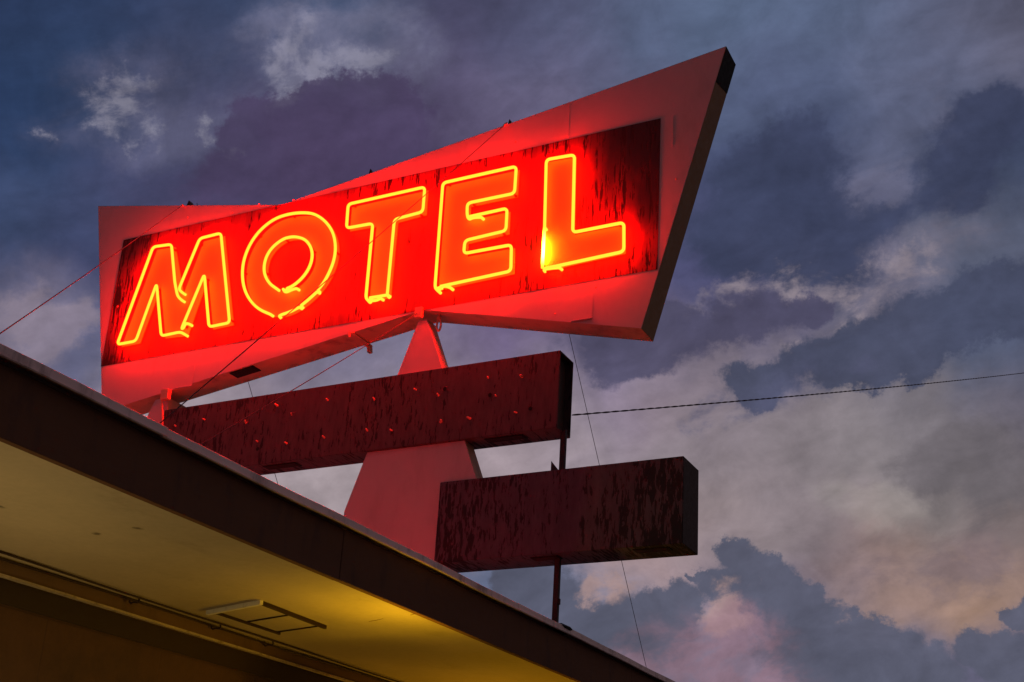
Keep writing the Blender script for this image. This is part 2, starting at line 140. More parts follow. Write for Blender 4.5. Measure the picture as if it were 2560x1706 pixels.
M = {}
M['cream'] = painted('cream_paint', (.48, .32, .29), .10, 2.2, .55, dirt=(.30, .20, .16), dirt_amt=.35, bmp=.12)
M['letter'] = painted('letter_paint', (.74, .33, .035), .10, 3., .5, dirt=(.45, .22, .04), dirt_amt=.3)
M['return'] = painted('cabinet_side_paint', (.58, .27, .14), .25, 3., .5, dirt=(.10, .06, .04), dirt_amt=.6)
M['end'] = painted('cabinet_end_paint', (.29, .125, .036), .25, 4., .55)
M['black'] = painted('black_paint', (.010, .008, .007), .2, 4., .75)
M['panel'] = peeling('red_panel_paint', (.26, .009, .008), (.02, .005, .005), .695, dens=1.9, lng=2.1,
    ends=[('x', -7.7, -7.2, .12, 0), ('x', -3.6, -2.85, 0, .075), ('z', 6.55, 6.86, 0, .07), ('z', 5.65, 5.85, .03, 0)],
    painted_falloff=((-2.72, 6.88, .95, .93), (-2.74, 6.2, .30, .7), (-7.70, 6.86, .50, .8), (-7.72, 5.75, .35, .7)))  # corners and right end darkened where the neon light fades
M['maroon'] = peeling('maroon_sign_paint', (.105, .042, .039), (.022, .013, .013), .632, dens=1.8)
M['dull'] = peeling('dull_maroon_sign_paint', (.080, .052, .060), (.017, .014, .015), .622, dens=1.7,
    ends=[('x', -3.3, -2.6, 0, .05)])
M['box_end'] = painted('box_end_paint', (.060, .036, .024), .35, 6., .7, dirt=(.02, .014, .01), dirt_amt=.6)
M['neon'] = glow('neon_tube_glow', (1, .0047, .00026), 196.)
M['hot'] = bpy.data.materials.new('neon_hot_glow'); M['hot'].use_nodes = True
def _hot(m):
    t = NT(m.node_tree); m.node_tree.nodes.remove(m.node_tree.nodes['Principled BSDF'])
    e = t.new('ShaderNodeEmission'); sep = t.new('ShaderNodeSeparateXYZ'); t.l.new(t.new('ShaderNodeTexCoord').outputs['Object'], sep.inputs[0])
    za, zb = LETTERS['L']['hot'][0][1], LETTERS['L']['hot'][1][1]
    z = sep.outputs[2]; w = (za-zb)
    f = t.math('MULTIPLY', t.rng(z, zb+w*.02, zb+w*.36), t.rng(z, za-w*.62, za-w*.02, 1, 0))
    t.put(e.inputs[0], t.mix(f, (1, .0047, .00026, 1), (1, .15, .006, 1))); t.put(e.inputs[1], 196.)
    t.l.new(e.outputs[0], m.node_tree.nodes['Material Output'].inputs[0])
_hot(M['hot'])
M['glass'] = painted('stub_glass', (.80, .26, .15), .1, 20., .25)
M['galv'] = painted('weathered_steel', (.30, .27, .25), .3, 14., .5, .3)
M['conduit_paint'] = painted('conduit_paint', (.62, .50, .46), .1, 10., .4)
M['rust'] = painted('dark_steel', (.045, .026, .022), .35, 12., .6, .2)
M['wire'] = painted('wire_steel', (.05, .035, .035), .2, 30., .8, 0.)
M['cable'] = painted('cable_jacket', (.05, .028, .03), .2, 30., .6)
M['cable_bare'] = painted('cable_bare', (.075, .032, .036), .2, 30., .5)
M['fascia'] = painted('fascia_paint', (.165, .075, .036), .2, 5., .9, dirt=(.09, .05, .036), dirt_amt=.6, stretch=(1, .35, 1), bmp=.3)
M['drip'] = painted('drip_edge_metal', (.78, .60, .52), .25, 6., .45, .15, dirt=(.13, .09, .07), dirt_amt=.6, stretch=(1, .4, 1))
M['frieze'] = painted('frieze_paint', (.045, .026, .016), .3, 5., .65, stretch=(1, .4, 1))
M['ledger'] = painted('ledger_paint', (.17, .095, .05), .3, 5., .6, dirt=(.08, .045, .02), dirt_amt=.5, stretch=(1, .4, 1))
M['lip'] = painted('lip_paint', (.55, .44, .28), .35, 9., .45, dirt=(.2, .13, .07), dirt_amt=.7, stretch=(1, .6, 1))
M['trim'] = painted('hatch_trim_paint', (.80, .74, .55), .2, 8., .55, dirt=(.3, .22, .12), dirt_amt=.5)
M['trim_dark'] = painted('hatch_dark_board', (.035, .018, .010), .25, 8., .6)  # dark paint of the hatch side boards and cross bars
M['roof'] = painted('roof_coating', (.66, .62, .58), .2, 2., .8, dirt=(.2, .18, .16), dirt_amt=.6)
M['tar'] = painted('roof_tar', (.014, .012, .011), .3, 12., .6)
M['asphalt'] = painted('asphalt', (.05, .048, .047), .35, .8, .85, bmp=.5)

def soffit_material():
    m, t, b, tc = mat('soffit_paint')
    n1 = t.noise(tc, 1.1, 5, .55); n2 = t.noise(tc, 26., 5, .6)
    k = t.math('ADD', t.rng(n1, .3, .7, .84, 1.1), t.math('MULTIPLY', t.math('SUBTRACT', n2, .5), .22))
    c = t.vec('SCALE', (.56, .45, .27), scale=k)
    st = t.math('MULTIPLY', t.rng(t.noise(t.scaled(tc, (1, .6, 1)), 2.6, 8, .7), .56, .74), .35)
    c = t.mix(st, c, (.24, .15, .07, 1))
    for (x, y) in SPOTS:                                     # small water and nail stains
        d = t.vec('DISTANCE', t.vec('ADD', tc, t.vec('SCALE', t.vec('SUBTRACT', t.noise(tc, 30., 3, .6, out='Color'), (.5, .5, .5)), scale=.05)), (x, y, 3.003))
        c = t.mix(t.math('MULTIPLY', t.rng(d, .006, .028, 1, 0), .75), c, (.07, .045, .02, 1))
    t.put(b.inputs['Base Color'], c); b.inputs['Roughness'].default_value = .7
    bump(t, b, t.math('ADD', n2, t.math('MULTIPLY', n1, 3.)), .3, .005)
    return m
M['soffit'] = soffit_material()

def wall_material():
    m, t, b, tc = mat('painted_block_wall')
    sep = t.new('ShaderNodeSeparateXYZ'); t.l.new(tc, sep.inputs[0])
    cmb = t.new('ShaderNodeCombineXYZ'); t.l.new(sep.outputs[1], cmb.inputs[0]); t.l.new(sep.outputs[2], cmb.inputs[1])
    br = t.new('ShaderNodeTexBrick'); t.l.new(cmb.outputs[0], br.inputs['Vector'])
    br.inputs['Scale'].default_value = 1.; br.inputs['Brick Width'].default_value = .8; br.inputs['Row Height'].default_value = .4
    br.inputs['Mortar Size'].default_value = .006; br.inputs['Mortar Smooth'].default_value = .6
    n = t.noise(tc, 3., 7, .62); nf = t.noise(tc, 40., 4, .6)
    k = t.math('ADD', t.rng(n, .25, .75, .7, 1.25), t.math('MULTIPLY', t.math('SUBTRACT', nf, .5), .35))
    c = t.vec('SCALE', (.085, .036, .012), scale=k)
    patch = t.rng(t.noise(tc, 1.7, 3, .5), .35, .6)
    c = t.mix(t.math('MULTIPLY', br.outputs['Fac'], t.math('MULTIPLY', patch, .65)), c, (.06, .025, .012, 1))
    t.put(b.inputs['Base Color'], c); b.inputs['Roughness'].default_value = .8
    bump(t, b, t.math('SUBTRACT', nf, br.outputs['Fac']), .4, .006)
    return m
M['wall'] = wall_material()

# ------------------------------------------------------------------ objects
LOC = {}
def thing(name, label, cat, loc, group=None):
    o = bpy.data.objects.new(name, None); C.objects.link(o)
    o.empty_display_size = .2; o.location = loc; LOC[o.name] = Vector(loc)
    o['label'] = label; o['category'] = cat
    if group: o['group'] = group
    return o
def obj(name, bm, mats, parent=None, label=None, at=None, smooth=False):
    """links a bmesh (world coordinates, or local ones placed at `at`) as one mesh object"""
    me = bpy.data.meshes.new(name)
    bmesh.ops.recalc_face_normals(bm, faces=bm.faces[:])
    bm.to_mesh(me); bm.free()
    for m in (mats if isinstance(mats, (list, tuple)) else [mats]): me.materials.append(m)
    if smooth:
        for p in me.polygons: p.use_smooth = True
    o = bpy.data.objects.new(name, me); C.objects.link(o)
    if at is not None: o.location = at
    if parent is not None: attach(o, parent)
    if label: o['label'] = label
    return o
def attach(o, parent):
    o.parent = parent
    p = LOC.get(parent.name, Vector(parent.location) if parent.type == 'MESH' else Vector((0, 0, 0)))
    o.matrix_parent_inverse = Matrix.Translation(-p)
def copy_part(src, name, loc, parent):
    o = src.copy(); o.name = name; C.objects.link(o); o.location = loc; attach(o, parent); return o
def tag(o, label, cat, group=None):
    o['label'] = label; o['category'] = cat
    if group: o['group'] = group
    return o

def add_box(bm, a, b, bev=0., mi=0):
    a, b = Vector(a), Vector(b)
    r = bmesh.ops.create_cube(bm, size=1., matrix=Matrix.Translation((a+b)/2) @ Matrix.Diagonal((*[max(abs(x), 1e-5) for x in (b-a)], 1)))
    vs = r['verts']; fs = {f for v in vs for f in v.link_faces}
    for f in fs: f.material_index = mi
    if bev: bmesh.ops.bevel(bm, geom=list({e for v in vs for e in v.link_edges}), offset=bev, segments=2, affect='EDGES', profile=.5)
    return bm
def box(a, b, bev=0.): return add_box(bmesh.new(), a, b, bev)
def prism_xz(pts, y0, y1, bev=0., bm=None):
    bm = bm or bmesh.new()
    f = [bm.verts.new((x, y0, z)) for x, z in pts]; k = [bm.verts.new((x, y1, z)) for x, z in pts]
    n = len(pts); bm.faces.new(f); bm.faces.new(k[::-1])
    for i in range(n): bm.faces.new((f[i], k[i], k[(i+1) % n], f[(i+1) % n]))
    if bev:
        bmesh.ops.recalc_face_normals(bm, faces=bm.faces[:])
        bmesh.ops.bevel(bm, geom=bm.edges[:], offset=bev, segments=2, affect='EDGES', profile=.5)
    return bm
def add_tube(bm, pts, r, sides=8, caps=True):
    pts = [Vector(p) for p in pts]; n = len(pts); rings = []
    t = (pts[1]-pts[0]).normalized(); u = t.orthogonal().normalized()
    for i, p in enumerate(pts):
        d = (pts[min(i+1, n-1)]-pts[max(i-1, 0)]).normalized()
        u = (u-d*u.dot(d)).normalized(); w = d.cross(u)
        rr = r[i] if isinstance(r, (list, tuple)) else r
        rings.append([bm.verts.new(p+(u*math.cos(a)+w*math.sin(a))*rr) for a in (2*PI*k/sides for k in range(sides))])
    for a, b in zip(rings, rings[1:]):
        for k in range(sides): bm.faces.new((a[k], a[(k+1) % sides], b[(k+1) % sides], b[k]))
    if caps: bm.faces.new(rings[0][::-1]); bm.faces.new(rings[-1])
    return bm
def tube(pts, r, sides=8): return add_tube(bmesh.new(), pts, r, sides)
def rounded(pts, r, closed=False):
    out = []; n = len(pts)
    for i, p in enumerate(pts):
        p = Vector(p)
        if not closed and i in (0, n-1): out.append(p); continue
        a, b = Vector(pts[i-1]), Vector(pts[(i+1) % n])
        da, db = (a-p), (b-p); ra = min(r, da.length*.48); rb = min(r, db.length*.48)
        A, B = p+da.normalized()*ra, p+db.normalized()*rb
        for k in range(6):
            s = k/5; out.append(A*(1-s)**2+p*2*s*(1-s)+B*s*s)
    return out
def smooth_curve(pts, it=2):
    pts = [Vector(p) for p in pts]
    for _ in range(it):
        q = [pts[0]]
        for a, b in zip(pts, pts[1:]): q += [a*.75+b*.25, a*.25+b*.75]
        q.append(pts[-1]); pts = q
    return pts
def line(a, b, n, sag=0.):
    a, b = Vector(a), Vector(b)
    return [a.lerp(b, i/n)-Vector((0, 0, sag*4*(i/n)*(1-i/n))) for i in range(n+1)]

# ------------------------------------------------------------------ ground
g = obj('ground', box((-200, -200, -.3), (200, 300, 0)), M['asphalt']); g['kind'] = 'structure'

# ------------------------------------------------------------------ motel building
XE, XF = -3.36, -3.40        # drip edge, fascia face
YA, YB = -3.0, 26.0
bl = thing('motel_building', 'low flat roofed motel building with dark brown fascia and yellow lit soffit in the foreground', 'building', (-8, 11, 0))
obj('wall', box((-13.9, YA+.3, 0), (-4.828, YB-.3, 3.02)), M['wall'], bl, 'brown painted block wall under the eave')
bm = box((-14.2, YA, 3.06), (XF-.045, YB, 3.262))
obj('roof', bm, M['roof'], bl)
obj('soffit', box((-4.9, YA+.02, 3.003), (XF-.03, YB-.02, 3.055)), M['soffit'], bl, 'pale soffit board lit yellow from below')
# fascia boards, butted end to end
bm = bmesh.new(); ys = [YA, 1.1, 4.75, 8.4, 12.0, 15.7, 19.4, YB]
for a, b in zip(ys, ys[1:]):
    j = random.uniform(-.0015, .0015)
    add_box(bm, (XF-.035, a+.002, 2.985+j), (XF+j, b-.002, 3.232), .003)
obj('fascia', bm, M['fascia'], bl, 'dark brown fascia board')
# drip edge: lipped metal strip with lapped joints and slightly wavy top
bm = bmesh.new(); ys = [YA, .4, 3.45, 6.5, 9.55, 12.6, 15.65, 18.7, 21.7, YB]
for i, (a, b) in enumerate(zip(ys, ys[1:])):
    o = (i % 2)*.002; n = 14; prof = [(XE-.25, 3.268), (XE-.004, 3.273), (XE+.001, 3.270), (XE, 3.2375), (XE+.007, 3.2335), (XE+.004, 3.229), (XE-.012, 3.232), (XE-.02, 3.258), (XE-.25, 3.2625)]
    rows = []
    for k in range(n+1):
        y = a+(b-a)*k/n+(.02 if k == n else 0); w = .0022*math.sin(y*2.3+i)+.0012*math.sin(y*7.1)
        rows.append([bm.verts.new((x+o+w*.6, y, z+o*.5+w)) for x, z in prof])
    for r0, r1 in zip(rows, rows[1:]):
        for k in range(len(prof)): bm.faces.new((r0[k], r0[(k+1) % len(prof)], r1[(k+1) % len(prof)], r1[k]))
    bm.faces.new(rows[0]); bm.faces.new(rows[-1][::-1])
obj('drip_edge', bm, M['drip'], bl, 'grey brown metal drip edge along the roof')
obj('ledger_board', box((-4.826, YA+.1, 2.929), (-4.778, YB-.1, 3.001), .003), M['ledger'], bl)
# pale lip with a slightly chipped edge
bm = bmesh.new(); rows = []
for k in range(420):
    y = YA+.1+(YB-YA-.2)*k/419; w = random.uniform(-.0016, .0016)
    rows.append([bm.verts.new(p) for p in ((-4.80, y, 2.9285), (-4.771+w, y, 2.9285), (-4.769+w, y, 2.9165+w), (-4.80, y, 2.9165))])
for a, b in zip(rows, rows[1:]):
    for k in range(4): bm.faces.new((a[k], a[(k+1) % 4], b[(k+1) % 4], b[k]))
bm.faces.new(rows[0]); bm.faces.new(rows[-1][::-1])
obj('ledger_lip', bm, M['lip'], bl, 'pale chipped lip of the ledger board')
obj('frieze_board', box((-4.826, YA+.1, 2.806), (-4.812, YB-.1, 2.914)), M['frieze'], bl, 'dark frieze board at the top of the wall')
# caulk bead in the corner between soffit and ledger
bm = bmesh.new(); pts = []
for k in range(260):
    y = YA+.1+(YB-YA-.2)*k/259; pts.append((-4.778+random.uniform(-.003, .003), y, 3.001))
add_tube(bm, pts, [random.uniform(.004, .009) for _ in pts], 6)
obj('caulk_bead', bm, M['lip'], bl)
# soffit board joints: thin caulked battens standing 2 mm proud
for a, b in ((SEAM[0], SEAM[1]), (SEAM[2], (SEAM[2][0]*.35+SEAM[3][0]*.65-.01, SEAM[2][1]*.35+SEAM[3][1]*.65))):
    obj('soffit_joint', tube([(a[0], a[1], 3.002), ((a[0]+b[0])/2, (a[1]+b[1])/2+.004, 3.0015), (b[0], b[1], 3.003)], .0014, 5), M['ledger'], bl)

# ceiling hatch under the eave
A, B, Cc, Dd = [Vector((p[0], p[1], 0)) for p in HATCH]
ht = thing('soffit_hatch', 'rectangular hatch with pale trim boards let into the soffit', 'hatch', ((A+Cc)/2).to_tuple()[:2]+(3.0,))
def board(p, q, w, z0, z1, inward):
    d = (q-p).normalized(); nrm = Vector((-d.y, d.x, 0))
    if nrm.dot(inward-p) < 0: nrm = -nrm
    bm = bmesh.new(); vs = []
    for z in (z0, z1): vs.append([bm.verts.new((v.x, v.y, z)) for v in (p, q, q+nrm*w, p+nrm*w)])
    bm.faces.new(vs[0]); bm.faces.new(vs[1][::-1])
    for i in range(4): bm.faces.new((vs[0][i], vs[1][i], vs[1][(i+1) % 4], vs[0][(i+1) % 4]))
    bmesh.ops.recalc_face_normals(bm, faces=bm.faces[:]); bmesh.ops.bevel(bm, geom=bm.edges[:], offset=.002, segments=1, affect='EDGES')
    return bm
mid = (A+Cc)/2
obj('trim_board', board(A, B, .022, 2.978, 3.0025, mid), M['trim'], ht, 'pale trim board at the near end of the hatch')
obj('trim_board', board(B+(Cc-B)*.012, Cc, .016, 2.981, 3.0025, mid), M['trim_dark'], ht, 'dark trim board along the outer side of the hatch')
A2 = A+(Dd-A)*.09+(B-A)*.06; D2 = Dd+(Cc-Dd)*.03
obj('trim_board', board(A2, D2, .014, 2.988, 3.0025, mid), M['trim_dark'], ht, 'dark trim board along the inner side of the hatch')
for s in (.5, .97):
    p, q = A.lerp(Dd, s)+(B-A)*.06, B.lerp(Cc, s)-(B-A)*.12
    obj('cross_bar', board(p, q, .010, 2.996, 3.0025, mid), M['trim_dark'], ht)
# two cables stapled along the soffit
ca = thing('cable', 'upper of two thin dark cables stapled along the soffit, nearer the hatch', 'cable', (-4.676, 5, 2.99))
obj('sheath', tube([(-4.676+.005*math.sin(y*1.7), y, 2.995-.003*(1+math.sin(y*2.9))) for y in [YA+.2+k*.5 for k in range(56)]], .0058, 8), M['rust'], ca, smooth=True)
cb = thing('cable', 'lower of two thin dark cables stapled along the soffit, nearer the wall', 'cable', (-4.764, 5, 2.99))
obj('sheath', tube([(-4.764+.004*math.sin(y*1.3+1), y, 2.995-.003*(1+math.sin(y*2.3))) for y in [YA+.2+k*.5 for k in range(56)]], .0068, 8), M['rust'], cb, smooth=True)
clip_bm = bmesh.new()
add_tube(clip_bm, [(.028, 0, .012), (.034, 0, -.010), (.020, .004, -.016), (-.012, .010, -.010), (-.030, .012, -.016), (-.044, .014, -.006), (-.046, .014, .012)], .005, 6)
clip = obj('staple', clip_bm, M['rust'], cb, at=(-4.715, CLIPS[0], 2.985))
for y in CLIPS[1:]+[7.9, 9.2, 3.6, 2.2]: copy_part(clip, 'staple', (-4.715, y, 2.985), cb)

# ------------------------------------------------------------------ neon sign cabinet
T = .22
sg = thing('neon_sign', 'big slanted six sided cream sign with red panel and glowing neon letters spelling MOTEL', 'neon sign', (-5.2, Y0+T/2, 5.3))
bm = prism_xz(HEX, Y0, Y0+T, .004)
bm.faces.ensure_lookup_table(); bmesh.ops.recalc_face_normals(bm, faces=bm.faces[:])
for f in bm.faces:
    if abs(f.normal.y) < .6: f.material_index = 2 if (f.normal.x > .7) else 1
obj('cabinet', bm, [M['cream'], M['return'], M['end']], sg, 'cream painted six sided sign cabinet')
px0, px1, pz0, pz1 = -7.690, -2.752, 5.658, 6.848
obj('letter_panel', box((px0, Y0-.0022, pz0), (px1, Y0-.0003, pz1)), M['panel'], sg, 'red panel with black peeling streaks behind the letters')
# shadow on the upper part of the right-hand end, built as a thin black plate
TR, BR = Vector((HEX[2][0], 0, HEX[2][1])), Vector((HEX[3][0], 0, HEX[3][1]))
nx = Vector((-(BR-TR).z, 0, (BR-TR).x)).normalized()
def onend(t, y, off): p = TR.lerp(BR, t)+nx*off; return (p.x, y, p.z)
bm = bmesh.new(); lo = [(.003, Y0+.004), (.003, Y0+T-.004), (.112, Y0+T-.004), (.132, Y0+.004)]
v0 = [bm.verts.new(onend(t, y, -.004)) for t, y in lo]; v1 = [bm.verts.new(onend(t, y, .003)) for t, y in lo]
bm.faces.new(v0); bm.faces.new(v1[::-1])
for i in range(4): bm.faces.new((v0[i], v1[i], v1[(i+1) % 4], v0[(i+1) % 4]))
obj('end_shadow', bm, M['black'], sg, 'black patch painted as shadow at the top of the sign end')
# sheet seams on the cream face: lapped strips 1.5 mm thick
for x, z0, z1 in ((-3.47, 5.52, 5.645), (-5.62, 5.54, 5.645), (-3.47, 6.86, 7.14), (-4.9, 6.86, 6.96), (-2.66, 6.6, 6.84)):
    obj('seam_strip', box((x-.004, Y0-.0016, z0), (x+.004, Y0+.001, z1)), M['cream'], sg)
for (x0, z1), (x1, z0) in ACC:
    a = obj('access_panel', box((x0, Y0-.0024, z0), (x1, Y0-.0002, z1), .0006), M['cream'], sg)
    bmm = bmesh.new(); add_box(bmm, (x0-.003, Y0-.016, z0-.004), (x1+.003, Y0-.0028, z0+.005), .002)
    obj('drip_lip', bmm, M['cream'], a)
# rivets along the top of the face
rv = None
for x, z in [(-6.52, 6.875), (-6.25, 6.90), (-5.9, 6.865), (-7.62, 6.2), (-7.0, 6.93), (-2.63, 6.33), (-4.3, 6.88), (-3.9, 6.93), (-3.5, 5.45), (-3.2, 5.6)]:
    if rv is None:
        bm = bmesh.new(); bmesh.ops.create_uvsphere(bm, u_segments=8, v_segments=5, radius=.007)
        rv = obj('rivet', bm, M['glass'], sg, at=(x, Y0, z), smooth=True)
    else: copy_part(rv, 'rivet', (x, Y0, z), sg)

# letters
order = ['M', 'O', 'T', 'E', 'L']
def ring(pts, n):
    cx = sum(p[0] for p in pts)/len(pts); cz = sum(p[1] for p in pts)/len(pts)
    P = smooth_closed(pts); out = []
    for k in range(n):
        a = 2*PI*k/n; best = None
        d = Vector((math.cos(a), math.sin(a)))
        for i in range(len(P)):
            p, q = Vector((P[i][0]-cx, P[i][1]-cz)), Vector((P[(i+1) % len(P)][0]-cx, P[(i+1) % len(P)][1]-cz))
            e = q-p; den = d.x*e.y-d.y*e.x
            if abs(den) < 1e-9: continue
            t = (p.x*e.y-p.y*e.x)/den; s = (p.x*d.y-p.y*d.x)/den
            if t > 0 and -1e-6 <= s <= 1+1e-6: best = t
        out.append((cx+d.x*best, cz+d.y*best))
    return out
def smooth_closed(pts):
    for _ in range(2):
        q = []
        for i in range(len(pts)):
            a, b = pts[i], pts[(i+1) % len(pts)]
            q += [(a[0]*.75+b[0]*.25, a[1]*.75+b[1]*.25), (a[0]*.25+b[0]*.75, a[1]*.25+b[1]*.75)]
        pts = q
    return pts
RT = .0114
for ch in order:
    L = LETTERS[ch]; yt = Y0-(.045 if ch == 'L' else .062)
    y0, y1 = Y0-.010, Y0-.0024
    if 'hole' in L:
        n = 72; o, i = ring(L['plate'], n), ring(L['hole'], n)
        bm = bmesh.new(); vs = [[bm.verts.new((p[0], y, p[1])) for p in lp] for lp, y in ((o, y0), (i, y0), (o, y1), (i, y1))]
        for k in range(n):
            j = (k+1) % n
            bm.faces.new((vs[0][k], vs[0][j], vs[1][j], vs[1][k])); bm.faces.new((vs[2][k], vs[3][k], vs[3][j], vs[2][j]))
            bm.faces.new((vs[0][k], vs[2][k], vs[2][j], vs[0][j])); bm.faces.new((vs[1][k], vs[1][j], vs[3][j], vs[3][k]))
    else:
        bm = prism_xz(L['plate'], y0, y1)
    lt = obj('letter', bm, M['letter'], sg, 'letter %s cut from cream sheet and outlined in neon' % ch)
    sup = None; tot = 0.
    for rn in L['runs']:
        P = [Vector((x, yt, z)) for x, z in rn]
        P = smooth_curve(P, 3) if ch == 'O' else rounded(P, .035)
        # both ends of a neon run turn back into the sign face
        e = Vector((0, .035, 0)); dd = (P[-1]-P[-2]).normalized()*.006; ds = (P[0]-P[1]).normalized()*.006
        P = [P[0]+ds+e, P[0]+ds*.7+e*.35]+P+[P[-1]+dd*.7+e*.35, P[-1]+dd+e]
        obj('neon_tube', tube(P, RT, 10), M['neon'], lt, smooth=True)
        acc = .12
        for a, b in zip(P[3:-3], P[4:-2]):
            acc += (b-a).length
            if acc > .34:
                acc = 0.
                if sup is None:
                    sb = bmesh.new(); add_tube(sb, [(0, 0, 0), (0, -(Y0-.010-yt)+RT, 0)], .0055, 8); add_tube(sb, [(0, 0, 0), (0, -.012, 0)], .010, 8)
                    add_tube(sb, [(-.012, -(Y0-.010-yt)+RT+.002, 0), (.012, -(Y0-.010-yt)+RT+.002, 0)], .004, 6)
                    sup = obj('tube_support', sb, M['rust'], lt, at=(b.x, Y0-.010, b.z))
                else: copy_part(sup, 'tube_support', (b.x, Y0-.010, b.z), lt)
    if 'hot' in L:
        (xa, za), (xb, zb) = L['hot']; a, b = Vector((xa, yt, za)), Vector((xb, yt, zb))
        k = tube([a.lerp(b, q/8) for q in range(9)], RT+.0004, 10)
        obj('neon_tube', k, M['hot'], lt, 'over bright yellow white stretch of neon tube', smooth=True)

# brackets on the cabinet
def tri_bracket(x, z, w, h, y, d):
    return prism_xz([(x-w*.45, z-.02), (x+w*.55, z-.02), (x-w*.1, z+h)], y, y+d, .0015)
obj('bracket', tri_bracket(BRK_TOP[0][0], BRK_TOP[0][1]-.045, .10, .075, Y0+.015, .05), M['rust'], sg)
obj('bracket', tri_bracket(BRK_TOP[1][0], BRK_TOP[1][1]-.02, .05, .06, Y0+.015, .03), M['rust'], sg)
obj('bracket', tri_bracket(BRK_TOP[2][0], BRK_TOP[2][1]-.02, .05, .05, Y0+.015, .04), M['rust'], sg)
# turnbuckle stubs where the front guys are made fast
for w, ln in (('A', .13), ('B', .10)):
    a, b = Vector(WIRES[w][0]), Vector(WIRES[w][1]); d = (b-a).normalized()
    obj('turnbuckle', tube([a, a+d*ln*.2, a+d*ln*.8, a+d*ln], [.004, .009, .009, .004], 8), M['glass'], sg, smooth=True)
# little plate and hanging shackle at the lower notch
obj('notch_plate', box((NB[0][0], Y0-.030, NB[1][1]), (NB[1][0], Y0-.004, NB[0][1]), .003), M['glass'], sg)
b0, b1 = Vector(BULB[0]), Vector(BULB[1])
bm = tube([b0+Vector((0, 0, .10)), b0+Vector((0, 0, .03)), b0], [.006, .012, .018], 10)
add_tube(bm, [b0.lerp(b1, .5)+Vector((.017*math.cos(a), 0, .045*math.sin(a))) for a in [2*PI*k/16 for k in range(17)]], .008, 8)
obj('shackle', bm, M['glass'], sg, smooth=True)
# underside: louvred vent and angle iron, set on the sloping bottom edge
NBt, BLt = Vector((HEX[4][0], 0, HEX[4][1])), Vector((HEX[5][0], 0, HEX[5][1]))
ub = (BLt-NBt).normalized(); un = Vector((ub.z, 0, -ub.x))
if un.z > 0: un = -un
def under(x, y, off):
    s = (x-NBt.x)/ub.x; p = NBt+ub*s+un*off; return Vector((p.x, y, p.z))
def slab(x0, x1, y0, y1, o0, o1):
    bm = bmesh.new(); q = [(x0, y0), (x1, y0), (x1, y1), (x0, y1)]
    a = [bm.verts.new(under(x, y, o0)) for x, y in q]; b = [bm.verts.new(under(x, y, o1)) for x, y in q]
    bm.faces.new(a); bm.faces.new(b[::-1])
    for i in range(4): bm.faces.new((a[i], b[i], b[(i+1) % 4], a[(i+1) % 4]))
    return bm
vt = obj('vent', slab(VENT[0][0], VENT[1][0], Y0+.012, Y0+.115, -.001, .005), M['black'], sg, 'dark louvred vent on the underside')
for k in range(5):
    y = Y0+.022+k*.018
    obj('louvre', slab(VENT[0][0]+.02, VENT[1][0]-.02, y, y+.006, .0052, .011), M['rust'], vt)
bm = slab(UB[0][0]-.012, UB[0][0]+.030, Y0-.012, Y0+.255, -.001, .010)
obj('angle_iron', bm, M['return'], sg)
obj('angle_tip', slab(UB[0][0]-.010, UB[0][0]+.004, Y0-.020, Y0-.0125, -.005, .04), M['glass'], sg)
obj('angle_tip', slab(UB[0][0]-.002, UB[0][0]+.024, Y0+.225, Y0+.262, .0102, .060), M['return'], sg)

# ------------------------------------------------------------------ middle sign box
def sign_box(name, label, cat, x0, x1, z0, z1, d, m, recess=0.):
    root = thing(name, label, cat, ((x0+x1)/2, Y0+d/2, z0))
    bm = bmesh.new(); bmesh.ops.create_cube(bm, size=1., matrix=Matrix.Translation(((x0+x1)/2, Y0+d/2, (z0+z1)/2)) @ Matrix.Diagonal((x1-x0, d, z1-z0, 1)))
    if recess:
        f = [f for f in bm.faces if f.normal.x > .9]
        bmesh.ops.inset_region(bm, faces=f, thickness=.018, depth=0)
        r = bmesh.ops.extrude_face_region(bm, geom=f); bmesh.ops.delete(bm, geom=f, context='FACES')
        bmesh.ops.translate(bm, vec=(-recess, 0, 0), verts=[v for v in r['geom'] if isinstance(v, bmesh.types.BMVert)])
    bmesh.ops.recalc_face_normals(bm, faces=bm.faces[:])
    for f in bm.faces:
        if f.normal.z > .9: f.material_index = 1  # unseen top made cream to bounce neon light upward
        elif f.normal.x > .9: f.material_index = 2
    bmesh.ops.bevel(bm, geom=[e for e in bm.edges if e.is_manifold and e.calc_face_angle(0) > .5], offset=.003, segments=2, affect='EDGES')
    obj('cabinet', bm, [m, M['cream'], M['box_end']], root)
    return root
ZM0, ZM1, XM1 = 4.605, 5.169, -3.447
ms = sign_box('sign_box', 'long blank maroon sign box with red glass stubs directly under the neon sign', 'sign', MIDX, XM1, ZM0, ZM1, .22, M['maroon'], .05)
sb = bmesh.new()
add_tube(sb, [(0, .004, 0), (0, -.008, 0)], .010, 10); add_tube(sb, [(0, -.008, 0), (0, -.02, .001), (0, -.028, .003), (-.004, -.034, .002)], [.0075, .0075, .009, .006], 10)
stub = None
for i, (x, z) in enumerate(STUBS):
    if stub is None: stub = obj('glass_stub', sb, M['glass'], ms, at=(x, Y0, z), smooth=True)
    else:
        o = copy_part(stub, 'glass_stub', (x, Y0, z), ms); s = random.uniform(.62, .9)
        o.scale = (s, s, s); o.rotation_euler = (random.uniform(-.35, .2), random.uniform(-.5, .5), random.uniform(-.5, .5))
